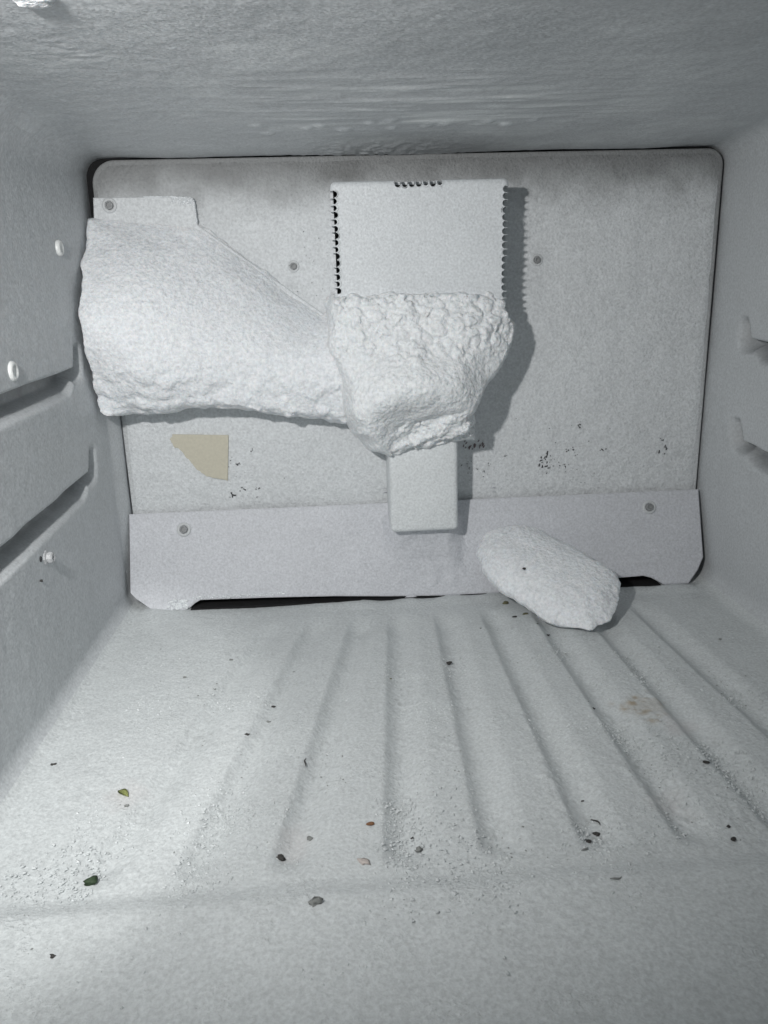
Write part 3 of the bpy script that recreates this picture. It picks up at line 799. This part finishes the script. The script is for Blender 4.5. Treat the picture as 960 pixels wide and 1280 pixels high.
# fallen chunk of ice leaning on the lower panel
c1, c2, c3 = at_y(600, 690, .519), at_z(748, 788, ZF + .004), at_y(735, 690, .508)
cn = (c2 - c1).cross(c3 - c1).normalized()
if cn.y > 0: cn = -cn
cu = (c2 - c1).normalized(); cv = cn.cross(cu)
if cv.z < 0: cv = -cv
c0 = c1
cpx = [(600, 662), (620, 654), (645, 651), (672, 657), (692, 668), (712, 676), (733, 688), (752, 700), (770, 712), (778, 724), (780, 738), (778, 750), (775, 762), (766, 777), (752, 784), (744, 792), (728, 788), (704, 778), (680, 765), (655, 748), (632, 736), (615, 722), (602, 706), (596, 685)]
cuv = [((at_plane(px, py, c0, cn) - c0).dot(cu), (at_plane(px, py, c0, cn) - c0).dot(cv)) for px, py in cpx]
def chunk():
    h = 0.0009
    us = [p[0] for p in cuv]; vs = [p[1] for p in cuv]
    u = np.arange(min(us) - .004, max(us) + .004, h); v = np.arange(min(vs) - .004, max(vs) + .004, h); w = np.arange(-0.020, 0.013, h)
    gu, gv = np.meshgrid(u, v, indexing='ij')
    e = poly_sd(gu, gv, cuv) + 0.0009 * fbm(xyz(gu, gv, gu * 0), 110, 4, 311, 0.6)
    q = np.clip(e / 0.026, 0, 1)
    top = 0.0125 * np.sqrt(1 - (1 - q) ** 2) - 0.006
    bot = -0.006 - 0.010 * np.sqrt(1 - (1 - np.clip(e / 0.02, 0, 1)) ** 2)
    bot = bot + 0.010 * sstep(max(us) - .035, max(us) - .005, gu)                 # thin overhanging end
    P = xyz(gu[:, :, None], gv[:, :, None], w[None, None, :])
    F = np.maximum(np.maximum(w[None, None, :] - top[:, :, None], bot[:, :, None] - w[None, None, :]), -e[:, :, None])
    g1, g2, v_ = worley(P, 210, 321)
    F = F - 0.0012 * fbm(P, 38, 2, 331) - 0.0003 * fbm(P, 200, 2, 337) - 0.0004 * (1 - g1 * 1.3)
    for ax in range(3):
        s0 = [slice(None)] * 3; s0[ax] = 0; F[tuple(s0)] = 0.01; s0[ax] = -1; F[tuple(s0)] = 0.01
    V, Q = surface_nets(F, (u[0], v[0], w[0]), h)
    A = np.array([list(cu), list(cv), list(cn)])
    return V @ A + np.array(c0), Q
V, Q = chunk()
ck = mesh_of('ice_chunk', V, Q)
bm = bmesh.new(); bm.from_mesh(ck); bmesh.ops.recalc_face_normals(bm, faces=bm.faces); bm.to_mesh(ck); bm.free()
tag(link('ice_chunk', ck, M['snow']), 'fallen slab of whitish ice leaning between floor and lower panel', 'ice')

# ------------------------------------------------------------------ tape, plugs, wall screw, ceiling clump
torn = [(285, 600), (268, 597), (252, 590), (240, 578), (230, 566), (217, 556), (213, 549), (216, 542.5)]
tpx = [(216, 542.5), (286, 543.5)]
for (ax_, ay_), (bx_, by_) in zip(torn[:-1], torn[1:]):
    for k in range(5): tpx.append((ax_ + (bx_ - ax_) * k / 5 + random.gauss(0, .8) * (k > 0), ay_ + (by_ - ay_) * k / 5 + random.gauss(0, .8) * (k > 0)))
tp = [at_y(px, py, YP) for px, py in tpx]
bm = slab([(p.x, p.z) for p in tp][::-1], YP - 0.0022, YP - 0.0003, 0.0001, 1)
tag(link('tape_scrap', bm_mesh(bm, 'tape_scrap', False), M['tape']), 'torn scrap of beige tape stuck on the back panel', 'tape')
for px, py, r, lb in ((73.5, 310, .0046, 'upper white plug cap nearer the back'), (15, 464, .0050, 'lower white plug cap nearer the front')):
    p = at_x(px, py, XL)
    c = link('plug_cap', orient(bm_mesh(lathe([(r, -0.001), (r, 0.0008), (r * .85, 0.0017), (r * .6, 0.0019), (r * .5, 0.0013), (0, 0.0011)], 24), 'plug_cap'), p, (1, 0, 0)), M['cap'], wall_left)
    c['label'] = lb
p = at_x(57, 697, XL)
s = link('wall_screw', orient(bm_mesh(lathe([(.0040, -0.001), (.0040, .0008), (.0026, .0012), (.0026, .0018), (.0031, .0020), (.0031, .0036), (.0022, .0042), (.0016, .0034), (0, .0034)], 8), 'wall_screw', False), p, (1, 0, 0)), M['metal'], wall_left)
p2 = at_x(50, 699, XL)
link('screw_hole', orient(bm_mesh(lathe([(.0016, -0.0004), (.0016, .0005), (0, .0006)], 10), 'screw_hole'), p2, (1, 0, 0)), M['mold'], wall_left)
# lump of frost on the ceiling at the very edge of the picture
cp = at_z(40, -1, ZC)
bm = bmesh.new(); bmesh.ops.create_icosphere(bm, subdivisions=4, radius=1)
for v in bm.verts:
    n = fbm(np.array([[v.co.x, v.co.y, v.co.z]]), 2.0, 3, 401)[0]
    v.co = Vector((v.co.x * .006, v.co.y * .006, v.co.z * .0016)) * (1 + .25 * n) + cp
tag(link('frost_clump', bm_mesh(bm, 'frost_clump'), M['snow']), 'small white frost clump on the ceiling at top left', 'frost')

# ------------------------------------------------------------------ crumbs and scraps
def fz(x, y):
    return ZF + float(floor_rel(np.array([x]), np.array([y]))[0])
def blob(sx, sy, sz, seed, sub=2, rough=.35):
    bm = bmesh.new(); bmesh.ops.create_icosphere(bm, subdivisions=sub, radius=1)
    for v in bm.verts:
        n = fbm(np.array([[v.co.x, v.co.y, v.co.z]]) + seed * 3.7, 1.6, 3, seed)[0]
        v.co = Vector((v.co.x * sx, v.co.y * sy, v.co.z * sz)) * (1 + rough * n)
    return bm
def debris(name, px, py, size, mat, label, cat='crumb', shape='crumb', rot=0.0, group=None, base=None):
    p = at_z(px, py, ZF); p.z = fz(p.x, p.y)
    if base is not None: p = base
    s = size * 0.72e-3
    if shape == 'crumb': bm = blob(s * .55, s * .42, s * .30, int(px + py), rough=.75); z = s * .22
    elif shape == 'flat': bm = blob(s * .55, s * .34, s * .14, int(px + py), rough=.5); z = s * .1
    elif shape == 'seed': bm = blob(s * .5, s * .26, s * .2, int(px + py), rough=.12); z = s * .16
    elif shape == 'thread':
        pts = [Vector((s * (t - .5), s * .18 * math.sin(t * 3.4 + px), s * .05 * math.sin(t * 5))) for t in np.linspace(0, 1, 9)]
        bm = tube(pts, [0.00016 + .00022 * math.sin(math.pi * t) for t in np.linspace(0, 1, 9)], 5); z = 0.0005
    elif shape == 'leaf':
        bm = bmesh.new(); top, n = [], 10
        up, dn, md_ = [], [], []
        for k in range(n + 1):
            t = k / n; w = s * .24 * math.sin(math.pi * t ** .8) ** .9 + s * .012; x = s * (t - .5); zz = s * .10 * math.sin(math.pi * t) ; yc = s * .12 * (t - .5) ** 2
            up.append(bm.verts.new((x, yc + w, zz + s * .07 * math.sin(math.pi * t)))); dn.append(bm.verts.new((x, yc - w * .8, zz + s * .04))); md_.append(bm.verts.new((x, yc, zz)))
        for k in range(n):
            bm.faces.new((md_[k], md_[k + 1], up[k + 1], up[k])); bm.faces.new((dn[k], dn[k + 1], md_[k + 1], md_[k]))
        r = bmesh.ops.solidify(bm, geom=list(bm.faces), thickness=s * .03); z = s * .03
        bmesh.ops.recalc_face_normals(bm, faces=bm.faces)
    me = bm_mesh(bm, name)
    o = link(name, me, M[mat])
    o.location = (p.x, p.y, p.z + z); o.rotation_euler = (0, 0, rot)
    tag(o, label, cat, group)
    return o
debris('leaf_scrap', 154, 993, 11, 'leaf_green', 'pale green leaf scrap on the bright left floor', 'leaf', 'leaf', -0.75)
debris('seed', 463, 1031, 5.0, 'crumb_brown', 'small reddish brown seed near the front of the floor', 'seed', 'seed', 0.05)
debris('pale_husk', 454, 1078, 6.5, 'flake_pink', 'pale pinkish husk just in front of the brown seed', 'husk', 'flat', -0.45)
debris('green_crumb', 114, 1102, 5.2, 'crumb_green', 'dark green crumb at the front left of the floor', 'crumb', 'crumb', 0.3)
debris('grey_chip', 395, 1143, 6.5, 'crumb_grey', 'grey dirty ice chip on the front sill', 'chip', 'crumb', 0.6)
debris('crumb', 561, 825, 4.6, 'crumb_dark', 'dark crumb alone in the rear of a middle floor groove', 'crumb', 'crumb')
debris('crumb', 632, 755, 4.6, 'crumb_olive', 'olive crumb below the ice slab, nearest the lower panel', 'crumb', 'crumb')
debris('crumb', 657, 768, 5.6, 'crumb_olive', 'largest olive crumb below the ice slab', 'crumb', 'flat', 0.3)
debris('crumb', 643, 772, 3.4, 'crumb_dark', 'small dark crumb touching the left of the largest olive crumb', 'crumb', 'crumb')
debris('crumb', 671, 780, 3.0, 'crumb_dark', 'small dark crumb below the ice slab, right of the largest olive crumb', 'crumb', 'flat', -.2)
debris('crumb', 685, 790, 2.6, 'crumb_dark', 'tiny dark crumb below the ice slab, farthest from the lower panel', 'crumb', 'crumb')
debris('crumb', 601, 786, 1.5, 'crumb_dark', 'tiny black speck on the floor right below the duct', 'crumb', 'crumb')
debris('crumb', 67, 957, 3.0, 'crumb_dark', 'black speck on the bright floor by the left wall', 'crumb', 'crumb')
debris('crumb', 68, 1209, 2.2, 'crumb_dark', 'black speck on the front sill at far left', 'crumb', 'crumb')
debris('crumb', 120, 978, 1.2, 'crumb_dark', 'tiny black speck just left of the green leaf scrap', 'crumb', 'crumb')
debris('crumb', 158, 1008, 2.2, 'crumb_grey', 'grey crumb just in front of the green leaf scrap', 'crumb', 'crumb')
debris('crumb', 289, 825, 3.0, 'crumb_grey', 'grey crumb on the rear left floor', 'crumb', 'flat')
debris('crumb', 231, 847, 2.0, 'crumb_grey', 'tiny grey crumb on the rear left floor near the foot', 'crumb', 'crumb')
debris('crumb', 269, 861, 2.0, 'crumb_grey', 'small thin grey crumb left of three black specks', 'crumb', 'flat', 1.2)
debris('crumb', 341, 878, 2.6, 'crumb_dark', 'rearmost of the three black specks on the left floor', 'crumb', 'crumb')
debris('crumb', 335, 896, 2.8, 'crumb_grey', 'middle one of the three specks on the left floor', 'crumb', 'crumb')
debris('crumb', 309, 918, 2.8, 'crumb_dark', 'foremost of the three black specks on the left floor', 'crumb', 'crumb')
debris('crumb', 366, 834, 2.6, 'crumb_grey', 'grey flake on the floor below the panel slot', 'crumb', 'flat', .2)
debris('dark_thread', 382, 951, 9, 'crumb_dark', 'thin dark thread lying along a left groove', 'thread', 'thread', 1.25)
debris('crumb', 350, 1068, 4.4, 'crumb_dark', 'black crumb at the front end of a left groove', 'crumb', 'crumb')
debris('crumb', 387, 1043, 3.6, 'crumb_grey', 'grey glassy crumb right of the black crumb at a groove end', 'crumb', 'crumb')
debris('crumb', 524, 1058, 3.2, 'crumb_grey', 'grey crumb at the front end of the middle groove', 'crumb', 'crumb')
debris('crumb', 515, 1040, 1.7, 'crumb_dark', 'tiny black speck inside the middle groove', 'crumb', 'crumb')
debris('dark_thread', 745, 1020, 7, 'crumb_dark', 'thin dark thread, upper one of the bits at the right groove end', 'thread', 'thread', 1.9)
debris('dark_flake', 746, 1033, 4.2, 'crumb_dark', 'black curved flake in a groove right of the middle', 'flake', 'flat', -.5)
debris('dark_flake', 736, 1046, 4.2, 'crumb_dark', 'black flake at the very end of a right groove', 'flake', 'flat', .1)
debris('dark_thread', 731, 1062, 5, 'crumb_grey', 'thin grey sliver in front of the right groove end', 'thread', 'thread', .8)
debris('crumb', 729, 993, 1.8, 'crumb_dark', 'tiny black speck up the groove from the dark thread', 'crumb', 'crumb')
debris('crumb', 742, 884, 1.8, 'crumb_dark', 'tiny black speck left of the brown stain', 'crumb', 'crumb')
debris('dark_flake', 882, 953, 4.4, 'crumb_dark', 'black flake on the right floor in front of the brown stain', 'flake', 'flat', -.5)
debris('dark_flake', 917, 1050, 3.6, 'crumb_dark', 'dark flake at the front right of the floor', 'flake', 'flat', .6)
debris('crumb', 911, 1034, 1.9, 'crumb_dark', 'tiny black speck behind the dark flake at front right', 'crumb', 'crumb')
debris('dark_thread', 769, 1110, 6.5, 'crumb_grey', 'curled grey sliver on the front sill at right', 'thread', 'thread', .35)
debris('crumb', 488, 845, 2.4, 'crumb_olive', 'brownish speck in the rear of the middle groove', 'crumb', 'flat')
debris('crumb', 900, 799, 2.6, 'crumb_grey', 'grey crumb on the rear right floor', 'crumb', 'flat')
q = at_plane(655, 711, c0 + cn * 0.0066, cn)
debris('dark_flake', 655, 711, 4.6, 'crumb_dark', 'dark flake frozen onto the face of the ice slab', 'flake', 'flat', 1.2, base=q)
p = at_x(51, 727, XL + .0006)
o = debris('crumb', 51, 727, 2.4, 'crumb_dark', 'black speck stuck on the left wall below the screw', 'crumb', 'crumb', base=p)

# loose frost crystals scattered over the floor
def crystals(n, s0=0.00032, s1=0.0008, pw=4, flat=1.0, seed=57, name='frost_crystals'):
    V, F = [], []
    pts = []
    while len(pts) < n:
        c = rng.random((n * 3, 2)) * np.array([0.40, 0.30]) + np.array([-0.14, 0.19])
        P = np.stack([c[:, 0], c[:, 1], np.full(len(c), ZF)], 1)
        g = np.zeros(len(c))
        for xf, xb, a in GROOVES:
            x0 = xf + (xb - xf) * (c[:, 1] - 0.255) / 0.225
            g = np.maximum(g, np.exp(-((c[:, 0] - x0 - 0.006) / 0.008) ** 2))
        w = sstep(-0.1, 0.6, vnoise(P, 38, seed)) * (0.35 + 0.65 * g) * sstep(0.47, 0.34, c[:, 1]) * (0.25 + 0.75 * sstep(0.235, 0.25, c[:, 1]))
        k = rng.random(len(c)) < w
        pts += c[k].tolist()
    pts = np.array(pts[:n]); zz = ZF + floor_rel(pts[:, 0], pts[:, 1])
    for (x, y), z in zip(pts, zz):
        s = s0 + s1 * random.random() ** pw; a = random.uniform(0, 3.14); e = random.uniform(.35, 1); t = random.uniform(.3, .8) * flat
        b = len(V); ca, sa = math.cos(a) * s, math.sin(a) * s; z0 = z + s * .15
        V += [(x + ca, y + sa, z0), (x - sa * e, y + ca * e, z0), (x - ca, y - sa, z0), (x + sa * e, y - ca * e, z0), (x + ca * .2, y, z0 + s * t), (x, y, z0 - s * t)]
        for k in range(4): F += [(b + k, b + (k + 1) % 4, b + 4), (b + (k + 1) % 4, b + k, b + 5)]
    return mesh_of(name, V, F, False)
tag(link('frost_crystals', crystals(8500), M['floor']), 'loose frost crystals strewn over the grooved floor', 'frost', kind='stuff')
tag(link('dirt_specks', crystals(1500, 0.00016, 0.00055, 5, 0.4, 91, 'dirt_specks'), M['crumb_grey']), 'fine grey dirt caught in the floor grooves', 'dirt', kind='stuff')
